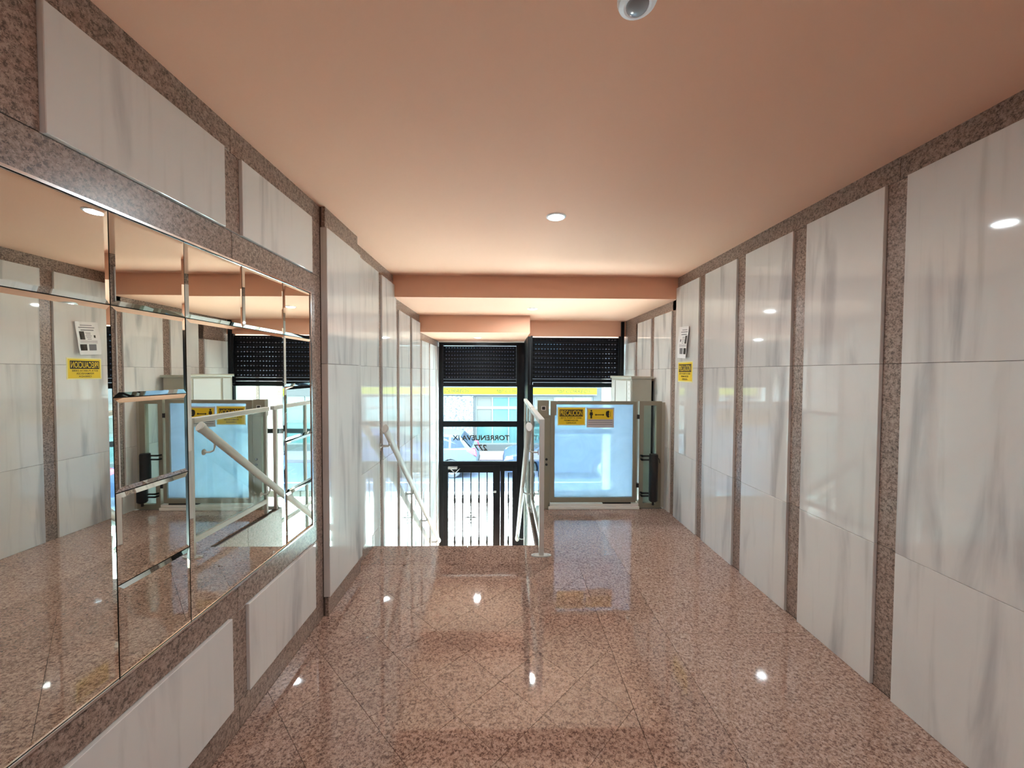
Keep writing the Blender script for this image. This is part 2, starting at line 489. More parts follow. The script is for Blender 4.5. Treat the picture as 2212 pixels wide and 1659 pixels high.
# ------------------------------------------------------------------ ceiling
mb = MB()
prof = [(Y0, Z1), (YB, Z1), (YB, Z2), (YW, Z2), (YW, 2.9), (Y0, 2.9)]
mb.prism(prof, 'X', -1.12, 2.04)
ce = mb.build('ceiling', 'paint', bev=0.0); ce['kind'] = 'structure'
mb = MB(); mb.prism([(5.05, Z3), (YD, Z3), (YD, 2.62), (YW, 2.62), (YW, Z2 - 0.001), (5.05, Z2 - 0.001)], 'X', -1.12, 0.335)
mb.build('lower_soffit', 'paint', ce)
box('bay_lintel', 0.336, 1.731, YW, YW + 0.25, 1.965, 2.9, 'paint', ce)
box('soffit_edge_trim', -1.079, 0.33, YD - 0.055, YD - 0.002, Z3 - 0.022, Z3 - 0.001, 'white_trim', ce)

# ------------------------------------------------------------------ floor
fl = struct('floor', -1.10, 1.735, Y0, YS - 0.004, -0.30, -0.012, 'mortar')
struct('floor_landing', XP + 0.02, 1.735, YS - 0.004, YG + 0.13, -0.30, -0.012, 'mortar')
def clip(poly, f):
    out = []
    for i in range(len(poly)):
        a, b_ = poly[i], poly[(i + 1) % len(poly)]
        fa, fb = f(a), f(b_)
        if fa >= 0: out.append(a)
        if (fa >= 0) != (fb >= 0):
            t = fa / (fa - fb); out.append((a[0] + (b_[0] - a[0]) * t, a[1] + (b_[1] - a[1]) * t))
    return out
def area(p): return abs(sum(p[i][0] * p[(i + 1) % len(p)][1] - p[(i + 1) % len(p)][0] * p[i][1] for i in range(len(p)))) / 2
X_L, X_R, Y_N, Y_F = -1.067, 0.566, 0.10, 2.90
S, OU, OV = 0.3662, 1.0395 - 0.3662 * 2, 0.33      # diagonal tile grid: x+y and y-x offsets
g = 0.0012
k0 = int((-1.1 + 0.0 - OU) / S) - 2
for i in range(-6, 12):
    for j in range(-8, 14):
        u0, u1 = OU + i * S + g, OU + (i + 1) * S - g
        v0, v1 = OV + j * S + g, OV + (j + 1) * S - g
        P = [((u - v) / 2, (u + v) / 2) for (u, v) in ((u0, v0), (u1, v0), (u1, v1), (u0, v1))]
        for f in (lambda q: q[0] - X_L, lambda q: X_R - g - q[0], lambda q: q[1] - Y_N, lambda q: Y_F - g - q[1]):
            P = clip(P, f)
            if not P: break
        if len(P) < 3 or area(P) < 0.0004: continue
        mb = MB(); mb.prism(P, 'Z', -0.0118, 0.0)
        mb.build('floor_tile', 'granite_floor', fl)
def slab(x0, x1, y0, y1, mat='granite_floor', name='floor_slab'):
    return box(name, x0 + g, x1 - g, y0 + g, y1 - g, -0.0118, 0.0, mat, fl)
slab(0.566, 0.905, 0.10, 1.30); slab(0.566, 0.905, 1.30, 2.90)
slab(0.905, 1.731, 0.10, 2.10, 'granite_border'); slab(0.905, 1.731, 2.10, YG + 0.0, 'granite_border')
slab(-1.094, -0.30, Y_F, YS + 0.012); slab(-0.30, XP, Y_F, YS + 0.012); slab(XP, 0.905, Y_F, 3.22)
slab(XP, 0.905, 3.22, YG)
slab(-1.067, 0.566, Y0, 0.10); slab(0.566, 1.731, Y0, 0.10)

# ------------------------------------------------------------------ staircase down to the door
st = thing('staircase', 'polished granite stairs going down from the hall floor to the street door', 'stairs', (-0.4, 4.4, ZL))
NR = 11; RH = 2.0 / NR; TR = 0.218
for i in range(1, NR):
    box('stair_step', -1.079, XP - 0.038, YS + (i - 1) * TR, YS + i * TR + 0.02, -i * RH - RH, -i * RH, 'granite_floor', st, 0.002)
box('stair_riser', -1.079, XP - 0.038, YS - 0.004, YS + 0.001, -RH, -0.013, 'granite_wall', st)
lf = struct('floor_lower', -1.10, XP + 0.5, YS + 9 * TR, 6.52, ZL - 0.15, ZL - 0.001, 'granite_floor')
sw = struct('wall_stair_side', XP - 0.02, XP + 0.018, YS, YG + 0.12, ZL, -0.013, 'mortar')
for (a, b_) in ((YS, 3.64), (3.64, YG + 0.12)):
    for (c, d) in ((-0.9, -0.013), (-2.0, -0.9)):
        box('granite_panel', XP - 0.036, XP - 0.021, a + g, b_ - g, c + g, d - g, 'granite_wall', sw, 0.001)
ws = struct('wall_lift_landing', XP + 0.018, 1.712, YG + 0.131, YG + 0.16, ZL, -0.012, 'granite_wall')
struct('floor_lift_pit', XP + 0.03, 1.712, YG + 0.17, YW, ZL - 0.1, ZL, 'cream')

# ------------------------------------------------------------------ wall mirror
mr = thing('wall_mirror', 'large wall mirror made of joined mirror tiles on the granite left wall', 'mirror', (-XA_G, 1.3, MZ0))
rng = random.Random(3)
box('backing_board', -1.0668, -1.0662, MY0, MY1, MZ0, MZ1 - 0.002, 'dark_gap', mr)
def mirror_tile(y0, y1, z0, z1):
    xf, xe = -1.0585, -1.0610
    bw = 0.013
    y0 += 0.0014; y1 -= 0.0014; z0 += 0.0014; z1 -= 0.0014
    o = [(xe, y0, z0), (xe, y1, z0), (xe, y1, z1), (xe, y0, z1)]
    i = [(xf, y0 + bw, z0 + bw), (xf, y1 - bw, z0 + bw), (xf, y1 - bw, z1 - bw), (xf, y0 + bw, z1 - bw)]
    k = [(-1.0661, q[1], q[2]) for q in o]
    m_ = MB()
    m_.add(o + i + k, [(4, 5, 6, 7)] + [(a, (a + 1) % 4, 4 + (a + 1) % 4, 4 + a) for a in range(4)] + [(8 + a, 8 + (a + 1) % 4, (a + 1) % 4, a) for a in range(4)])
    ob = m_.build('mirror_tile', 'mirror', mr)
    ob.rotation_euler = (0, rng.uniform(-0.0022, 0.0022), rng.uniform(-0.0022, 0.0022))
ZR = [0.600, 0.858, 1.114, 1.377, 1.628, 1.880]
YC = [MY0 + 0.0, 0.790, 1.072, 1.317, 1.602, 1.892, 2.150]
for i in range(6): mirror_tile(YC[i], YC[i + 1], ZR[4], ZR[5])
for r in range(4):
    mirror_tile(YC[2], YC[3], ZR[r], ZR[r + 1]); mirror_tile(YC[5], YC[6], ZR[r], ZR[r + 1])
mirror_tile(YC[3], YC[5], ZR[0], ZR[4]); mirror_tile(YC[0], YC[2], ZR[0], ZR[4])
for (n, a, b_, c, d) in (('top', MY0, MY1, 1.880, 1.887), ('bottom', MY0, MY1, 0.593, 0.600), ('side', MY1 - 0.005, MY1 + 0.002, 0.600, 1.880), ('side', MY0 - 0.006, MY0, 0.600, 1.880)):
    box('edge_strip', -1.0665, -1.0560, a, b_, c, d, 'chrome', mr)

# ------------------------------------------------------------------ ceiling lamps, added fill lamp and sensor
def lamp(x, y_, z, label, watts):
    t = thing('ceiling_lamp', label, 'lamp', (x, y_, z), 'round recessed ceiling lamps')
    m_ = MB(); m_.lathe([(0.047, -0.002), (0.048, -0.007), (0.055, -0.007), (0.060, -0.003), (0.060, 0.0)], (x, y_, z), 28)
    m_.build('lamp_ring', 'white_plastic', t, True)
    m_ = MB(); m_.lathe([(0.0, -0.0075), (0.030, -0.0075), (0.046, -0.0071)], (x, y_, z), 24)
    m_.build('lamp_lens', 'lens', t, True)
    ld = D.lights.new('lamp_light', 'AREA'); ld.shape = 'DISK'; ld.size = 0.085; ld.energy = watts; ld.color = (0.88, 0.97, 1.0)
    lo = D.objects.new('lamp_light', ld); COL.objects.link(lo); lo.location = (0, 0, -0.010); lo.parent = t
lamp(0.313, 2.385, Z1, 'round recessed ceiling lamp shining over the middle of the granite floor', 3.0)
lamp(0.325, 4.500, Z2, 'round recessed ceiling lamp in the lower ceiling between the two steps', 3.5)
lamp(-0.392, 5.780, Z3, 'small round recessed lamp in the soffit just inside the street door', 3)
lamp(0.313, -0.60, Z1, 'unseen fill lamp added behind the viewer to brighten the hall', 4.0)  # fill light added out of view to lift the hall's brightness
t = thing('motion_sensor', 'white round ceiling sensor with a grey dome above the viewer', 'sensor', (0.335, 1.005, Z1))
mb = MB(); mb.lathe([(0.050, 0.0), (0.050, -0.006), (0.046, -0.016), (0.034, -0.022), (0.028, -0.020)], (0.335, 1.005, Z1), 30)
mb.build('sensor_ring', 'white_plastic', t, True)
mb = MB(); mb.lathe([(0.0285 * math.cos(a), -0.019 - 0.018 * math.sin(a)) for a in [k * pi / 16 for k in range(9)]], (0.335, 1.005, Z1), 28)
mb.build('sensor_dome', 'dome', t, True)

# ------------------------------------------------------------------ street door (door_1)
dr = thing('door_1', None, None, (-0.37, YD, ZL), kind='structure')
F0, F1 = YD, YD + 0.06
def fbox(n, x0, x1, z0, z1, par=dr, a=F0, b_=F1, mat='black_metal', bev=0.002): return box(n, x0, x1, a, b_, z0, z1, mat, par, bev)
fbox('jamb', -1.078, -1.012, ZL, Z3 - 0.001)
fbox('jamb', 0.217, 0.345, ZL, Z3 - 0.001)
fbox('head', -1.012, 0.217, 1.895, Z3 - 0.001)
fbox('transom', -1.012, 0.217, 1.218, 1.285)
fbox('transom', -1.012, 0.217, 0.545, 0.638)
fbox('transom', -1.012, 0.217, -0.105, -0.036)
fbox('mullion', 0.146, 0.217, ZL, -0.105)
fbox('sidelight_rail', -0.06, 0.146, -0.20, -0.105)
fbox('sidelight_rail', 0.014, 0.146, ZL, -1.92)
fbox('mullion', -0.055, 0.014, ZL, -0.20)
for (a, b_) in ((0.638, 1.218), (-0.036, 0.545)):
    box('glass_pane', -1.012, 0.217, YD + 0.028, YD + 0.034, a, b_, 'glass', dr)
box('sidelight_pane', 0.014, 0.146, YD + 0.035, YD + 0.041, -1.92, -0.20, 'glass', dr)
text('lettering', 'TORRENUEVA IX', (-0.385, YD + 0.0275, 0.358), 0.088, 'ink', dr, (-1, 0, 0), (0, 0, 1), width=0.95, shear=0.1, bold=0.022)
text('lettering', '277', (-0.388, YD + 0.0275, 0.192), 0.105, 'ink', dr, (-1, 0, 0), (0, 0, 1), width=0.235, shear=0.25, bold=0.022)
lfm = box('leaf_stile', -1.01, -0.929, F0 - 0.005, F1, ZL + 0.01, -0.107, 'black_metal', dr, 0.002)
box('leaf_stile', -0.179, -0.058, F0 - 0.005, F1, ZL + 0.01, -0.107, 'black_metal', dr, 0.002)
box('leaf_rail', -0.929, -0.179, F0 - 0.005, F1, -0.222, -0.107, 'black_metal', dr, 0.002)
box('leaf_rail', -0.929, -0.179, F0 - 0.005, F1, ZL + 0.01, ZL + 0.12, 'black_metal', dr, 0.002)
box('leaf_pane', -0.929, -0.179, YD + 0.038, YD + 0.044, ZL + 0.12, -0.222, 'glass', dr)
def baluster(x):
    m_ = MB(); r = 0.011
    z0, z1 = ZL + 0.12, -0.222
    pr = [(r, z0)]
    for c in (-1.33, -0.62):
        pr += [(r, c - 0.17), (0.013, c - 0.15), (0.010, c - 0.135), (0.018, c - 0.11), (0.020, c - 0.06), (0.014, c - 0.02), (0.017, c + 0.0), (0.011, c + 0.02), (0.008, c + 0.045)]
    pr += [(r, z1)]
    m_.lathe([(a, b_ - z0) for (a, b_) in pr], (x, YD + 0.015, z0), 10)
    return m_.build('baluster', 'black_metal', dr, True)
for k in range(5): baluster(-0.821 + k * 0.1355)
baluster(0.080)
mb = MB()          # wrought scroll ornament on the middle bar
cx, cz, yy_ = -0.550, -0.990, YD + 0.012
def scroll(sx, sz, dx, dz, r0):
    pts = []
    for k in range(15):
        a = k / 14 * 1.6 * pi
        r = r0 * (1 - k / 20)
        pts.append((cx + sx * (dx + r * math.cos(a)), yy_, cz + sz * (dz + r * math.sin(a))))
    mb.tube(pts, 0.006, 6)
for sx in (-1, 1):
    for sz in (-1, 1):
        scroll(sx, sz, 0.030, 0.045, 0.022); scroll(sx, sz, 0.030, 0.100, 0.016)
    mb.tube([(cx, yy_, cz), (cx + sx * 0.05, yy_, cz + 0.012), (cx + sx * 0.10, yy_, cz)], [0.007, 0.014, 0.004], 6)
    mb.tube([(cx + sx * 0.03, yy_, cz + 0.10), (cx + sx * 0.075, yy_, cz + 0.05), (cx + sx * 0.095, yy_, cz), (cx + sx * 0.075, yy_, cz - 0.05), (cx + sx * 0.03, yy_, cz - 0.10)], 0.006, 6)
for dz in (-0.085, -0.03, 0.03, 0.085):
    mb.tube([(cx - 0.02, yy_, cz + dz), (cx, yy_, cz + dz), (cx + 0.02, yy_, cz + dz)], [0.004, 0.015, 0.004], 6)
mb.build('scroll_ornament', 'black_metal', dr, True)
box('lock_plate', -0.171, -0.124, F0 - 0.018, F0 - 0.004, -0.56, -0.527, 'steel', dr, 0.002)
box('door_closer', -0.925, -0.770, F0 - 0.055, F0 - 0.004, -0.150, -0.112, 'steel', dr, 0.004)
mb = MB(); mb.tube([(-0.88, F0 - 0.05, -0.15), (-0.80, F0 - 0.12, -0.20)], 0.006, 8); mb.tube([(-0.80, F0 - 0.12, -0.20), (-0.73, F0 - 0.02, -0.15)], 0.006, 8)
mb.build('closer_arm', 'steel', dr, True)

# black jamb wall between the door and the lift bay
jw = struct('wall_front_pier', 0.336, 0.372, YW + 0.02, YD + 0.06, ZL, 1.964, 'black_metal')

# ------------------------------------------------------------------ lift bay window (window_1)
w1 = thing('window_1', None, None, (1.0, YW, ZL), kind='structure')
def wbox(n, x0, x1, z0, z1, mat='black_metal'): return box(n, x0, x1, YW + 0.02, YW + 0.07, z0, z1, mat, w1, 0.002)
wbox('jamb', 0.372, 0.414, ZL, 1.28)
wbox('jamb', 1.663, 1.712, ZL, 1.28)
wbox('head', 0.414, 1.663, 1.245, 1.31)
wbox('transom', 0.414, 1.663, 0.578, 0.640)
wbox('rail', 0.414, 1.663, -0.33, -0.245, 'cream')
wbox('sill', 0.414, 1.663, ZL, ZL + 0.10)
for (a, b_) in ((0.640, 1.245), (-0.245, 0.578), (ZL + 0.10, -0.33)):
    box('glass_pane', 0.414, 1.663, YW + 0.042, YW + 0.048, a, b_, 'glass', w1)
box('tall_post', 1.657, 1.700, YW - 0.03, YW + 0.019, 1.25, 2.175, 'black_metal', w1, 0.002)

# ------------------------------------------------------------------ roller shutters
def shutter(x0, x1, yp, z0, z1, label, nh):
    t_ = thing('roller_shutter', label, 'shutter', ((x0 + x1) / 2, yp, z0), 'part lowered black roller shutters')
    rows = 9; h = (z1 - z0 - 0.05) / rows
    n = nh; pw = (x1 - x0 - 0.05) / n; hw = pw * 0.50; hh = 0.014
    m_ = MB()
    zb = 0.0
    # one slat, its slots real openings, the face slightly bowed
    def yo(t): return yp - 0.005 * math.sin(pi * t)
    T = [0.0, 0.18, 0.40, 0.40 + hh / h, 0.80, 0.97]
    for i in range(len(T) - 1):
        za, zb_ = T[i] * h, T[i + 1] * h; ya, yb = yo(T[i]), yo(T[i + 1])
        if i != 2:
            m_.quad((x0, ya, za), (x1, ya, za), (x1, yb, zb_), (x0, yb, zb_))
        else:
            xs_ = x0
            for k in range(n):
                xc = x0 + 0.025 + (k + 0.5) * pw
                m_.quad((xs_, ya, za), (xc - hw / 2, ya, za), (xc - hw / 2, yb, zb_), (xs_, yb, zb_)); xs_ = xc + hw / 2
            m_.quad((xs_, ya, za), (x1, ya, za), (x1, yb, zb_), (xs_, yb, zb_))
    m_.quad((x0, yo(0.97), 0.97 * h), (x1, yo(0.97), 0.97 * h), (x1, yp + 0.012, h), (x0, yp + 0.012, h))
    first = m_.build('slat', 'shutter', t_, fix=False)
    base = Vector(first.location)
    for r in range(rows):
        o = first if r == 0 else first.copy()
        if r: COL.objects.link(o); o.parent = t_
        o.location = base + Vector((0, 0, z0 + 0.05 + r * h))
        if r == 0: off = o.location.copy()
    for c in t_.children:
        pass
    box('bottom_bar', x0, x1, yp - 0.014, yp + 0.012, z0, z0 + 0.048, 'shutter', t_, 0.003)
    box('dimmer_sheet', x0, x1, yp + 0.016, yp + 0.018, z0 + 0.05, z1, 'slot_dimmer', t_)  # added behind the slats to dim the daylight in the slots
    box('guide_rail', x0 - 0.030, x0 - 0.001, yp - 0.03, yp + 0.019, z0 - 0.04, z1 + 0.02, 'black_metal', t_, 0.002)
    box('guide_rail', x1 + 0.001, x1 + 0.030, yp - 0.03, yp + 0.019, z0 - 0.04, z1 + 0.02, 'black_metal', t_, 0.002)
    return t_
shutter(-1.000, 0.200, YD - 0.022, 1.290, 1.885, 'black perforated roller shutter half lowered above the street door', 25)
shutter(0.402, 1.622, YW - 0.002, 1.315, 1.950, 'black perforated roller shutter lowered above the lift bay window, under the orange lintel', 27)

# ------------------------------------------------------------------ platform gate
gt = thing('platform_gate', 'cream metal lift gate darkened as backlit, with a frosted glass leaf and narrow fixed side panel', 'gate', (1.0, YG, 0.0))
def gb(n, x0, x1, z0, z1, mat='gate_cream_shaded', a=YG, b_=YG + 0.045, par=None, bev=0.002): return box(n, x0, x1, a, b_, z0, z1, mat, par or gt, bev)
post = gb('latch_post', 0.400, 0.492, 0.0, 1.00)
gb('control_box', 0.356, 0.474, 0.985, 1.158, a=YG - 0.012, b_=YG + 0.05)
lfr = MB()
lfr.box(0.495, 1.412, YG, YG + 0.04, 1.116, 1.151); lfr.box(0.495, 1.412, YG, YG + 0.04, 0.072, 0.122)
lfr.box(0.495, 0.538, YG, YG + 0.04, 0.122, 1.116); lfr.box(1.374, 1.412, YG, YG + 0.04, 0.122, 1.116)
lfr.box(0.538, 0.556, YG, YG + 0.04, 1.00, 1.116)
leaf = lfr.build('leaf_frame', 'gate_cream_shaded', gt)
box('leaf_glass', 0.539, 1.373, YG + 0.016, YG + 0.022, 0.123, 1.115, 'gate_glass', gt)
sf = MB()
sf.box(1.441, 1.486, YG, YG + 0.045, 0.012, 1.152); sf.box(1.624, 1.680, YG, YG + 0.045, 0.012, 1.152)
sf.box(1.486, 1.624, YG, YG + 0.045, 1.108, 1.152); sf.box(1.486, 1.624, YG, YG + 0.045, 0.012, 0.060)
sf.build('side_frame', 'gate_cream_shaded', gt)
box('side_glass', 1.487, 1.623, YG + 0.018, YG + 0.024, 0.061, 1.107, 'guard_glass', gt)
box('wall_filler', 1.681, 1.7165, YG + 0.01, YG + 0.04, 0.012, 1.14, 'cream', gt)
for (a, b_) in ((0.964, 1.009), (0.230, 0.275)): gb('hinge', 1.413, 1.440, a, b_, 'black_plastic', YG - 0.006, YG + 0.03)
mb = MB()
mb.box(0.395, 0.440, YG - 0.0135, YG - 0.012, 1.095, 1.100); mb.box(0.395, 0.440, YG - 0.0135, YG - 0.012, 1.055, 1.060)
mb.box(0.395, 0.400, YG - 0.0135, YG - 0.012, 1.060, 1.095); mb.box(0.435, 0.440, YG - 0.0135, YG - 0.012, 1.060, 1.095)
mb.build('button_ring', 'paper', gt)
box('call_button', 0.4015, 0.4335, YG - 0.015, YG - 0.012, 1.0615, 1.0935, 'black_plastic', gt, 0.002)
for zc in (0.534, 0.478):
    mb = MB(); mb.lathe([(0.013, 0.0), (0.013, -0.008), (0.009, -0.010)], (0.452, YG - 0.0005, zc), 16, 'Y'); mb.build('lock_cylinder', 'black_plastic', gt, True)
box('threshold', 0.474, 1.445, YG - 0.02, YG + 0.12, 0.0005, 0.030, 'white_trim', gt, 0.003)
box('threshold_step', 0.474, 1.445, YG + 0.0, YG + 0.12, 0.031, 0.058, 'white_trim', gt, 0.003)
box('bottom_sweep', 1.057, 1.356, YG - 0.006, YG + 0.03, 0.058, 0.071, 'black_plastic', gt)
cl = MB(); cl.lathe([(0.030, 0.0), (0.046, 0.015), (0.046, 0.49), (0.042, 0.505), (0.02, 0.508)], (1.576, YG - 0.055, 0.095), 24)
cyl = cl.build('gate_closer', 'black_plastic', gt, True)
mb = MB(); mb.lathe([(0.012, 0.0), (0.012, 0.035)], (1.576, YG - 0.055, 0.060), 12); mb.build('closer_foot', 'black_plastic', gt, True)
for zc in (0.570, 0.560 - 0.03, 0.175, 0.145):
    mb = MB(); mb.box(1.452, 1.540, YG - 0.050, YG - 0.030, zc, zc + 0.013); mb.box(1.452, 1.470, YG - 0.05, YG - 0.001, zc, zc + 0.013); mb.build('closer_bracket', 'black_plastic', gt)
mb = MB(); mb.tube([(1.615, YG - 0.055, 0.57), (1.640, YG - 0.05, 0.54), (1.652, YG - 0.03, 0.50)], 0.004, 6); mb.build('closer_cable', 'black_plastic', gt, True)

# signs ------------------------------------------------------------
def caution(label, c, ux, n, w=0.297, h=0.194):
    """yellow caution sign; c centre, ux reading direction, n outward normal"""
    t_ = thing('caution_sign', label, 'sign', c, 'yellow caution signs')
    c = Vector(c); ux = Vector(ux); n = Vector(n); uz = Vector((0, 0, 1))
    def plate(nm, u0, u1, v0, v1, d0, d1, mat):
        m_ = MB(); P_ = []
        for d in (d0, d1):
            for (u, v) in ((u0, v0), (u1, v0), (u1, v1), (u0, v1)): P_.append(c + ux * u + uz * v + n * d)
        m_.add(P_, [(0, 3, 2, 1), (4, 5, 6, 7), (0, 1, 5, 4), (1, 2, 6, 5), (2, 3, 7, 6), (3, 0, 4, 7)])
        return m_.build(nm, mat, t_)
    plate('sign_plate', -w / 2, w / 2, -h / 2, h / 2, 0.0, 0.0015, 'pale_yellow')
    plate('sign_field', -w / 2 + 0.010, w / 2 - 0.010, -h / 2 + 0.010, h / 2 - 0.010, 0.0016, 0.0020, 'yellow')
    plate('heading_bar', -0.128, 0.122, -0.002, 0.072, 0.0021, 0.0024, 'ink')
    def tx(s_, v, hh, ww, mt): return text('lettering', s_, c + ux * -0.003 + uz * v + n * 0.0028, hh, mt, t_, ux, uz, width=ww, bold=0.012)
    tx('PRECAUCION', 0.035, 0.056, 0.235, 'yellow')
    tx('ESTA PUERTA DEBE', -0.018, 0.016, 0.220, 'ink'); tx('PERMANECER', -0.044, 0.016, 0.150, 'ink'); tx('CERRADA', -0.070, 0.016, 0.110, 'ink')
    return t_
caution('yellow caution sign stuck on the left of the gate glass', (0.7175, YG + 0.0155, 0.990), (1, 0, 0), (0, -1, 0))
caution('yellow caution sign on the right marble wall below the curled notice', (1.7165, 3.645, 1.465), (0, -1, 0), (-1, 0, 0))

t = thing('lift_sign', 'grey and yellow pictogram sign beside the caution sign on the gate glass', 'sign', (1.0255, YG + 0.0155, 0.975))
y_ = YG + 0.0155
box('sign_plate', 0.879, 1.172, y_ - 0.0015, y_, 0.870, 1.081, 'paper_grey', t)
box('sign_field', 0.892, 1.160, y_ - 0.0020, y_ - 0.0016, 0.958, 1.066, 'yellow', t)
for zc in (0.945, 0.922, 0.900): box('print_line', 0.895, 1.155, y_ - 0.0020, y_ - 0.0016, zc, zc + 0.006, 'grey_ink', t)
mb = MB(); mb.lathe([(0.010, 0), (0.010, -0.0008)], (0.928, y_ - 0.0021, 1.048), 12, 'Y')
mb.prism([(0.914, 1.035), (0.942, 1.035), (0.946, 1.005), (0.937, 1.000), (0.937, 0.967), (0.919, 0.967), (0.919, 1.000), (0.910, 1.005)], 'Y', y_ - 0.0029, y_ - 0.0021)
mb.build('person_symbol', 'ink', t)
mb = MB(); mb.prism([(0.966, 1.006), (0.982, 1.018), (0.982, 1.010), (1.052, 1.010), (1.052, 1.018), (1.068, 1.006), (1.052, 0.994), (1.052, 1.002), (0.982, 1.002), (0.982, 0.994)], 'Y', y_ - 0.0029, y_ - 0.0021)
mb.build('arrow_symbol', 'ink', t)
mb = MB(); mb.prism([(1.092, 1.045), (1.118, 1.052), (1.122, 1.030), (1.114, 1.022), (1.122, 1.012), (1.114, 1.002), (1.122, 0.992), (1.116, 0.975), (1.096, 0.982), (1.084, 1.005), (1.084, 1.030)], 'Y', y_ - 0.0029, y_ - 0.0021)
mb.box(1.132, 1.136, y_ - 0.0029, y_ - 0.0021, 0.985, 1.045)
mb.build('hand_symbol', 'ink', t)

# curled paper notice ------------------------------------------------
t = thing('paper_notice', 'curled white paper notice taped to the right marble wall above the caution sign', 'notice', (1.7165, 3.665, 1.745))
def sheet(u, v, off=0.0):
    # u 0..1 towards -Y (reading direction), v 0..1 upwards; tilted, both ends curling off the wall
    yv, zv = (u - 0.5) * -0.205, (v - 0.5) * 0.300
    a = math.radians(4)
    yy2 = yv * math.cos(a) - zv * math.sin(a); zz2 = yv * math.sin(a) + zv * math.cos(a)
    bulge = 0.006 + 0.030 * max(0, abs(u - 0.45) * 2 - 0.55) ** 1.3 + 0.012 * max(0, 0.25 - v) * 4 * u + 0.006 * math.sin(v * 5)
    return (1.7165 - bulge - off, 3.672 + yy2, 1.745 + zz2)
def sheet_patch(n, u0, u1, v0, v1, mat, off, nu=6, nv=6):
    m_ = MB(); vv = []; ff = []
    for j in range(nv + 1):
        for i in range(nu + 1): vv.append(sheet(u0 + (u1 - u0) * i / nu, v0 + (v1 - v0) * j / nv, off))
    for j in range(nv):
        for i in range(nu):
            a = j * (nu + 1) + i; ff.append((a, a + 1, a + nu + 2, a + nu + 1))
    m_.add(vv, ff)
    return m_.build(n, mat, t, True, fix=False)
sheet_patch('sheet', 0, 1, 0, 1, 'paper', 0.0, 12, 14)
for (a, b_, c, d, mt) in ((0.25, 0.75, 0.885, 0.905, 'grey_ink'), (0.15, 0.85, 0.815, 0.84, 'grey_ink'), (0.20, 0.75, 0.735, 0.765, 'grey_ink'),
                         (0.62, 0.85, 0.46, 0.71, 'ink'), (0.35, 0.58, 0.66, 0.675, 'grey_ink'), (0.35, 0.55, 0.62, 0.635, 'grey_ink'), (0.32, 0.58, 0.57, 0.585, 'grey_ink'),
                         (0.35, 0.55, 0.52, 0.535, 'grey_ink'), (0.35, 0.52, 0.47, 0.485, 'grey_ink'), (0.16, 0.24, 0.52, 0.60, 'ink'),
                         (0.12, 0.88, 0.405, 0.42, 'grey_ink'), (0.12, 0.88, 0.36, 0.372, 'grey_ink'), (0.58, 0.90, 0.13, 0.32, 'ink'), (0.18, 0.50, 0.13, 0.32, 'grey_ink')):
    sheet_patch('print', a, b_, c, d, mt, 0.0008)

# ------------------------------------------------------------------ glass guard at the landing edge and shaft screen
gd = thing('glass_guard', 'white metal framed glass guard with a floor plate beside the stair head', 'railing', (XP, 3.6, 0.0))
box('guard_post', 0.280, 0.318, 3.012, 3.050, 0.008, 1.088, 'white_metal', gd, 0.003)
box('guard_post', 0.284, 0.314, 3.965, 3.995, 0.0, 1.050, 'white_metal', gd, 0.002)
box('top_rail', 0.276, 0.322, 3.050, 4.020, 1.045, 1.088, 'white_metal', gd, 0.004)
box('bottom_rail', 0.284, 0.314, 3.050, 3.965, 0.105, 0.150, 'white_metal', gd, 0.002)
box('guard_glass', 0.296, 0.302, 3.050, 3.965, 0.150, 1.045, 'guard_glass', gd)
mb = MB()
pl = [(0.299 + 0.062 * math.copysign(1, math.cos(a)) * (abs(math.cos(a)) ** 0.9) * 1.0 + 0.018 * math.cos(a), 3.031 + 0.030 * math.sin(a)) for a in [k * 2 * pi / 28 for k in range(28)]]
mb.prism(pl, 'Z', 0.0005, 0.0085)
mb.build('base_plate', 'white_metal', gd)
for dx in (-0.058, 0.058):
    mb = MB(); mb.lathe([(0.009, 0.0), (0.009, 0.003), (0.005, 0.005)], (0.299 + dx, 3.031, 0.0086), 12); mb.build('plate_screw', 'steel', gd, True)

ss = thing('shaft_screen', 'white framed glass screen along the lift shaft beyond the gate', 'screen', (XP, 4.75, ZL))
for (a, b_) in ((4.135, 4.165), (4.74, 4.77), (5.40, 5.44)):
    box('screen_post', 0.284, 0.316, a, b_, ZL, 1.046, 'white_metal', ss, 0.002)
box('top_rail', 0.278, 0.322, 4.10, 5.44, 1.047, 1.088, 'white_metal', ss, 0.004)
for (a, b_) in ((4.165, 4.74), (4.77, 5.40)):
    box('middle_rail', 0.286, 0.314, a, b_, -0.20, -0.165, 'white_metal', ss)
    box('bottom_rail', 0.286, 0.314, a, b_, ZL, ZL + 0.06, 'white_metal', ss)
    box('screen_glass', 0.297, 0.303, a, b_, -0.165, 1.046, 'guard_glass', ss)
    box('screen_glass', 0.297, 0.303, a, b_, ZL + 0.06, -0.20, 'guard_glass', ss)

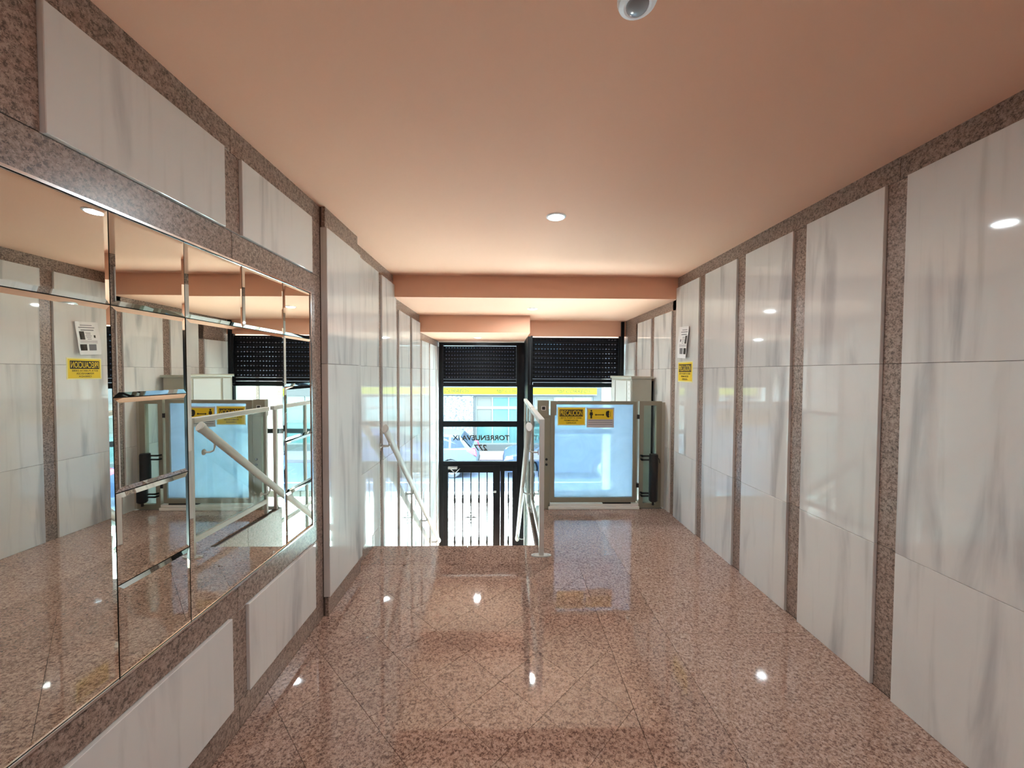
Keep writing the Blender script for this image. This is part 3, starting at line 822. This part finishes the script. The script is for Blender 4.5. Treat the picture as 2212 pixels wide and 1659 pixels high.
# lift cabinet -------------------------------------------------------
lc = thing('lift_cabinet', 'tall cream metal lift machine cabinet standing behind the gate against the right wall', 'cabinet', (1.56, 4.8, ZL))
box('cabinet_body', 1.445, 1.672, 4.36, 5.18, ZL, 1.385, 'cream', lc, 0.003)
box('cabinet_cap', 1.430, 1.690, 4.34, 5.20, 1.386, 1.414, 'cream', lc, 0.004)
box('side_panel', 1.437, 1.4445, 4.53, 4.96, ZL + 0.1, 1.36, 'white_metal', lc, 0.001)
box('edge_profile', 1.436, 1.4445, 5.00, 5.14, ZL + 0.1, 1.36, 'white_metal', lc, 0.001)
box('corner_profile', 1.436, 1.4445, 4.37, 4.50, ZL + 0.1, 1.36, 'white_metal', lc, 0.001)
for k in range(5): box('panel_label', 1.4345, 1.4355, 4.415, 4.435, 1.33 - k * 0.052, 1.36 - k * 0.052, 'paper', lc)
box('gap_shade_strip', 1.672, 1.715, 4.42, 5.16, ZL, 1.36, 'black_metal', lc)  # black strip standing in for the shaded gap beside the wall

# ------------------------------------------------------------------ handrails
def handrail(x, y0, z0, y1, z1, xw, label, fracs, jshape):
    t_ = thing('handrail', label, 'handrail', (x, y0, z0), 'white stair handrails')
    m_ = MB(); m_.tube([(x, y0, z0), (x, y1, z1)], 0.025, 14, 0.035)
    m_.build('rail_tube', 'white_metal', t_, True)
    d = Vector((0, y1 - y0, z1 - z0)).normalized()
    for (p, s_) in (((x, y0, z0), -1), ((x, y1, z1), 1)):
        m_ = MB(); p = Vector(p); m_.tube([p + d * 0.001 * s_, p + d * 0.03 * s_, p + d * 0.036 * s_], [0.030, 0.030, 0.022], 14, 0.040)
        m_.build('end_cap', 'white_metal', t_, True)
    up = Vector((0, -d.z, d.y))
    for f in fracs:
        p = Vector((x, y0 + (y1 - y0) * f, z0 + (z1 - z0) * f)) - up * 0.034
        m_ = MB(); s_ = 1 if xw > x else -1
        if jshape:
            m_.tube([p, p + Vector((0, 0, -0.03)), p + Vector((s_ * 0.012, 0, -0.055)), p + Vector((s_ * 0.04, 0, -0.068)), (xw - s_ * 0.004, p.y, p.z - 0.068)], 0.007, 8)
        else:
            m_.tube([p, p + Vector((0, 0, -0.022)), (x + s_ * 0.012, p.y, p.z - 0.030), (xw - s_ * 0.004, p.y, p.z - 0.030)], 0.010, 8)
        b_ = m_.build('bracket', 'white_metal', t_, True)
        m_ = MB(); zc = p.z - (0.068 if jshape else 0.030)
        m_.lathe([(0.024, 0.0), (0.024, -s_ * 0.004), (0.014, -s_ * 0.007)], (xw - s_ * 0.0005, p.y, zc), 16, 'X')
        m_.build('bracket_flange', 'white_metal', b_, True)
    return t_
handrail(-1.000, 3.30, 0.955, 5.93, -1.135, -1.080, 'white tubular handrail sloping down the marble wall on the left of the stairs', (0.045, 0.38, 0.66, 0.96), False)
handrail(0.195, 3.02, 1.010, 5.45, -0.900, 0.284, 'white tubular handrail sloping down beside the glass guard on the right of the stairs', (0.06, 0.36, 0.9), True)

# ------------------------------------------------------------------ outside: pavement, road, balcony slab added above the door to cut the sun
M['pavement'] = plain('pavement', (0.27, 0.30, 0.29), 0.7, bump=0.3, bscale=30)
M['asphalt'] = plain('asphalt', (0.05, 0.058, 0.085), 0.85, spec=0.1, bump=0.5, bscale=150)
M['kerb'] = plain('kerb_stone', (0.24, 0.24, 0.228), 0.8)
M['line_paint'] = plain('road_paint', (0.231, 0.239, 0.244), 0.7)
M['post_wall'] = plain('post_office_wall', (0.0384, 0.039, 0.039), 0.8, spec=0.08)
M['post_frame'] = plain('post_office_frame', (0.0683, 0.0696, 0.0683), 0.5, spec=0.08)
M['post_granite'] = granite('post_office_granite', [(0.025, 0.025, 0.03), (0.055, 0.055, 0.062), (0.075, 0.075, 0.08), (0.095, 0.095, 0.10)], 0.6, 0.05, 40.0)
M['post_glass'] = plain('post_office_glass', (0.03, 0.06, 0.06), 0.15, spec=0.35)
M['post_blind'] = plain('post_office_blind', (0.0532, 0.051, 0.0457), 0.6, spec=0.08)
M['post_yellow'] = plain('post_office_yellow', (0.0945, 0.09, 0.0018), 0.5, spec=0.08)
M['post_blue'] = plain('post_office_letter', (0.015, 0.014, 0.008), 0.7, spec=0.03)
M['car_silver'] = plain('car_silver', (0.040, 0.055, 0.070), 0.4, 0.0, spec=0.15)
M['car_blue'] = plain('car_blue', (0.018, 0.028, 0.06), 0.4, 0.0, spec=0.15)
M['car_glass'] = plain('car_glass', (0.008, 0.014, 0.026), 0.25, spec=0.12)
M['far_pavement'] = plain('far_pavement', (0.085, 0.070, 0.082), 0.8, spec=0.05)
M['tyre'] = plain('tyre', (0.03, 0.03, 0.035), 0.8)
M['rim'] = plain('wheel_rim', (0.35, 0.37, 0.40), 0.3, 0.8)
M['red_lens'] = plain('tail_lamp', (0.22, 0.01, 0.03), 0.25)
M['clear_lens'] = plain('head_lamp', (0.1128, 0.124, 0.132), 0.1, coat=0.5)

pv = struct('floor_pavement', -16, 16, 6.525, 11.0, -2.16, -2.005, 'pavement')
x = -6.0
while x < 8.0:                                   # paving slabs of the part seen through the door
    yk = 6.60
    while yk < 10.9:
        box('paving_slab', x + 0.004, x + 0.596, yk + 0.004, min(yk + 0.596, 10.85), -2.0049, -1.995, 'pavement', pv); yk += 0.60
    x += 0.60
struct('trim_1', -16, 16, 11.0, 11.15, -2.2, -1.993, 'kerb')
rd = struct('floor_road', -30, 30, 11.15, 15.3, -2.3, -2.12, 'asphalt')
box('road_line', -30, 30, 12.48, 12.58, -2.1199, -2.1185, 'line_paint', rd)
struct('floor_far_pavement', -30, 30, 15.3, 17.0, -2.3, -2.0, 'far_pavement')
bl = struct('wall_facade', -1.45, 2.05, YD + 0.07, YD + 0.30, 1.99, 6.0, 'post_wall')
sun_blk = thing('sun_blocker_slab', 'unseen balcony slab projecting over the street door outside', 'blocker', (0.3, 7.1, 2.26))  # added out of view to keep direct sun off the door and stairs
box('slab', -1.6, 2.3, YD + 0.31, 8.20, 2.26, 2.42, 'post_wall', sun_blk, 0.01)
box('front_edge', -1.62, 2.32, 8.201, 8.25, 2.24, 2.52, 'post_frame', sun_blk, 0.005)

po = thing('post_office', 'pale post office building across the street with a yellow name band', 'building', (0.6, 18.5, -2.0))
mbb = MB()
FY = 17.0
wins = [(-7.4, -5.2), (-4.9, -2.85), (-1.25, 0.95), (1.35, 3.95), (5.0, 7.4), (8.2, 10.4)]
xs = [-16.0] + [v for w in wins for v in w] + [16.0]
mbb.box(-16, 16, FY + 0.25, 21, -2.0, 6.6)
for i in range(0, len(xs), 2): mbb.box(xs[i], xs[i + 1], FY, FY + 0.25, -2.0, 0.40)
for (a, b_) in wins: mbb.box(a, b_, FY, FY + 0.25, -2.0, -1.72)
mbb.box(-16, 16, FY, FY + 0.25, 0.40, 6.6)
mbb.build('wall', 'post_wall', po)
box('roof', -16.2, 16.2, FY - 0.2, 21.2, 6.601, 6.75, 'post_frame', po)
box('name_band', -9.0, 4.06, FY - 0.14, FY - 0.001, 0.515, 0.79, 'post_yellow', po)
box('band_lower_strip', -9.0, 4.06, FY - 0.12, FY - 0.001, 0.47, 0.512, 'post_frame', po)  # frame-coloured strip along the bottom of the name band
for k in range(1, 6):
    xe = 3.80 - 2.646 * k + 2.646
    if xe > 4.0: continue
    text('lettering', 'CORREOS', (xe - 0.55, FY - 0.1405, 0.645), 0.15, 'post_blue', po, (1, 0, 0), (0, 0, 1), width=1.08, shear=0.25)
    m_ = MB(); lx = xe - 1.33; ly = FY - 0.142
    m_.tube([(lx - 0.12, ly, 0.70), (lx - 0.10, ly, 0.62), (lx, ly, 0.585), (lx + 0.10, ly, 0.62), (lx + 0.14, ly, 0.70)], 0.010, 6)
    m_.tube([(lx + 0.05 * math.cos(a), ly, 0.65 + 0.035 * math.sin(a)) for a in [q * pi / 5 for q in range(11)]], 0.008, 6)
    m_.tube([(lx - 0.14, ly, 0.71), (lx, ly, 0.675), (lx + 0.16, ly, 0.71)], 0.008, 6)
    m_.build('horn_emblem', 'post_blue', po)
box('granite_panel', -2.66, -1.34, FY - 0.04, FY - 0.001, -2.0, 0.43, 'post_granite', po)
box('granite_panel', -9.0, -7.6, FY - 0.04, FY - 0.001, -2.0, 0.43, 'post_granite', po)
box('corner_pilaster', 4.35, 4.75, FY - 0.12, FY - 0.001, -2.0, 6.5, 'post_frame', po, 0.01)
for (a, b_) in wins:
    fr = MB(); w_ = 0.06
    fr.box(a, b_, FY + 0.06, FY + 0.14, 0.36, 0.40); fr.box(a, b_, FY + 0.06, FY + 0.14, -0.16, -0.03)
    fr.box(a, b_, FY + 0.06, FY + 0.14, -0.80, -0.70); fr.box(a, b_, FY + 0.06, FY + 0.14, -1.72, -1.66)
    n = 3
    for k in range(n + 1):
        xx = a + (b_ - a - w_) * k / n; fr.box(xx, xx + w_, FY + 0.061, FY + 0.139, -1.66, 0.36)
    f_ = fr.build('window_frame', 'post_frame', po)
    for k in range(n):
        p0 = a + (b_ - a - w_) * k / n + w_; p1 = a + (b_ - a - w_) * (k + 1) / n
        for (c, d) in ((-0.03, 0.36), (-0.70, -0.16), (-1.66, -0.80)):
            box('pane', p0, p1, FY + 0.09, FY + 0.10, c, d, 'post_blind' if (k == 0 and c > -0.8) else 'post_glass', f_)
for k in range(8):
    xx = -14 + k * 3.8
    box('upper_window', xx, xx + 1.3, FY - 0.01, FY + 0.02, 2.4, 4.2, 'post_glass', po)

# ------------------------------------------------------------------ parked cars
def car(x0, mat, label, gz=-2.12, yn=13.0, W=1.74):
    """front towards -X at x0"""
    c = thing('car', label, 'car', (x0 + 2.1, yn + W / 2, gz), 'cars parked across the street')
    def arch(cx_, r=0.345, n=10): return [(cx_ - r * math.cos(pi * k / n), 0.20 + 0.12 + r * math.sin(pi * k / n)) for k in range(n + 1)]
    a1, a2 = arch(0.82), arch(3.38)
    prof = [(0.06, 0.22), (0.45, 0.20)] + a1 + [(1.18, 0.20), (3.02, 0.20)] + a2 + [(3.75, 0.20), (4.12, 0.26), (4.20, 0.45), (4.20, 0.70), (4.12, 0.98),
            (3.95, 1.02), (1.20, 0.98), (0.80, 0.90), (0.25, 0.78), (0.04, 0.66), (0.0, 0.45)]
    m_ = MB()
    n = len(prof); vv = []
    ys_ = [(0.0, 0.05), (0.05, 0.012), (0.14, 0.0), (W - 0.14, 0.0), (W - 0.05, 0.012), (W, 0.05)]
    for (yy2, ins) in ys_:
        for (px, pz) in prof:
            px2 = 2.1 + (px - 2.1) * (1 - ins * 0.9); pz2 = pz - (ins * 0.9 if pz > 0.75 else 0)
            vv.append((x0 + px2, yn + yy2, gz + pz2))
    ff = [tuple(range(n)), tuple(range(5 * n, 6 * n))[::-1]]
    for j in range(5):
        for i in range(n): ff.append((j * n + i, j * n + (i + 1) % n, (j + 1) * n + (i + 1) % n, (j + 1) * n + i))
    m_.add(vv, ff); m_.build('body', mat, c, True)
    lo = [(1.08, 0.955), (4.02, 1.005)]; hi = [(1.95, 1.43), (2.7, 1.475), (3.55, 1.43)]
    m_ = MB()
    ring = lambda yy2, ins: [(x0 + lo[0][0], yn + yy2, gz + 0.93), (x0 + lo[1][0], yn + yy2, gz + 0.95)]
    A = []
    for (yl, yh) in ((0.06, 0.20), (W - 0.06, W - 0.20)):
        A += [(x0 + 1.02, yn + yl, gz + 0.93), (x0 + 4.02, yn + yl, gz + 0.96), (x0 + 3.60, yn + yh, gz + 1.42), (x0 + 2.7, yn + yh, gz + 1.47), (x0 + 1.92, yn + yh, gz + 1.43)]
    m_.add(A, [(0, 1, 2, 3, 4), (9, 8, 7, 6, 5), (0, 4, 9, 5), (4, 3, 8, 9), (3, 2, 7, 8), (2, 1, 6, 7), (1, 0, 5, 6)])
    m_.build('cabin', mat, c, False, 0.03)
    def side(nm, pts, mt, near=True):
        m2 = MB(); P_ = []
        for o_ in (-0.006, 0.004):
            for (px, pz) in pts:
                t_ = (pz - 0.94) / 0.5; yy2 = 0.06 + 0.14 * t_
                P_.append((x0 + px, (yn + yy2 + o_) if near else (yn + W - yy2 - o_), gz + pz))
        k = len(pts); m2.add(P_, [tuple(range(k)), tuple(range(k, 2 * k))[::-1]] + [(i, (i + 1) % k, k + (i + 1) % k, k + i) for i in range(k)])
        return m2.build(nm, mt, c)
    for near in (True, False):
        side('side_window', [(1.42, 1.0), (2.36, 1.0), (2.36, 1.38), (1.98, 1.37)], 'car_glass', near)
        side('side_window', [(2.45, 1.0), (3.25, 1.01), (3.25, 1.37), (2.45, 1.39)], 'car_glass', near)
        side('side_window', [(3.33, 1.01), (3.80, 1.03), (3.58, 1.34), (3.33, 1.36)], 'car_glass', near)
    m2 = MB(); m2.quad((x0 + 1.09, yn + 0.16, gz + 0.985), (x0 + 1.09, yn + W - 0.16, gz + 0.985), (x0 + 1.86, yn + W - 0.26, gz + 1.405), (x0 + 1.86, yn + 0.26, gz + 1.405)); m2.build('windscreen', 'car_glass', c)
    m2 = MB(); m2.quad((x0 + 4.015, yn + 0.16, gz + 1.02), (x0 + 4.015, yn + W - 0.16, gz + 1.02), (x0 + 3.66, yn + W - 0.26, gz + 1.39), (x0 + 3.66, yn + 0.26, gz + 1.39)); m2.build('rear_window', 'car_glass', c)
    for xw in (0.82, 3.38):
        for (ya, s_) in ((yn + 0.02, 1), (yn + W - 0.02, -1)):
            m2 = MB(); m2.lathe([(0.20, 0.0), (0.29, 0.0), (0.315, s_ * 0.03), (0.315, s_ * 0.17), (0.29, s_ * 0.20)], (x0 + xw, ya, gz + 0.317), 24, 'Y'); w_ = m2.build('wheel', 'tyre', c, True)
            m2 = MB(); m2.lathe([(0.03, -s_ * 0.012), (0.06, -s_ * 0.008), (0.19, -s_ * 0.002), (0.198, s_ * 0.002)], (x0 + xw, ya, gz + 0.317), 20, 'Y')
            for k in range(6):
                a = k * pi / 3
                m2.tube([(x0 + xw, ya - s_ * 0.012, gz + 0.317), (x0 + xw + 0.18 * math.cos(a), ya - s_ * 0.006, gz + 0.317 + 0.18 * math.sin(a))], 0.012, 6)
            m2.build('rim', 'rim', w_, True)
    for (nm, xa, xb, za, zb, mt) in (('head_lamp', 0.03, 0.34, 0.60, 0.76, 'clear_lens'), ('tail_lamp', 3.86, 4.19, 0.74, 0.96, 'red_lens')):
        for (ya, yb) in ((yn - 0.004, yn + 0.22), (yn + W - 0.22, yn + W + 0.004)):
            if nm == 'head_lamp': poly = [(x0 + xa, gz + za), (x0 + xb, gz + za + 0.05), (x0 + xb - 0.02, gz + zb + 0.02), (x0 + xa + 0.06, gz + zb - 0.06)]
            else: poly = [(x0 + xa, gz + zb - 0.03), (x0 + xb + 0.015, gz + za), (x0 + xb - 0.04, gz + zb + 0.03), (x0 + xa + 0.06, gz + zb + 0.04)]
            m2 = MB(); m2.prism(poly, 'Y', ya, yb); m2.build(nm, mt, c, False, 0.008)
    box('bumper_strip', x0 - 0.02, x0 + 0.10, yn + 0.08, yn + W - 0.08, gz + 0.36, gz + 0.46, 'black_plastic', c, 0.01)
    box('bumper_strip', x0 + 4.10, x0 + 4.225, yn + 0.08, yn + W - 0.08, gz + 0.36, gz + 0.46, 'black_plastic', c, 0.01)
    for xa in (2.15, 3.02): box('door_handle', x0 + xa, x0 + xa + 0.14, yn - 0.012, yn + 0.02, gz + 0.83, gz + 0.855, mat, c, 0.004)
    box('door_mirror', x0 + 1.50, x0 + 1.62, yn - 0.10, yn + 0.05, gz + 0.98, gz + 1.10, mat, c, 0.015)
car(-5.12, 'car_silver', 'silver blue parked car with red tail lamps at the left across the street')
car(-0.02, 'car_blue', 'dark blue parked car at the right across the street')
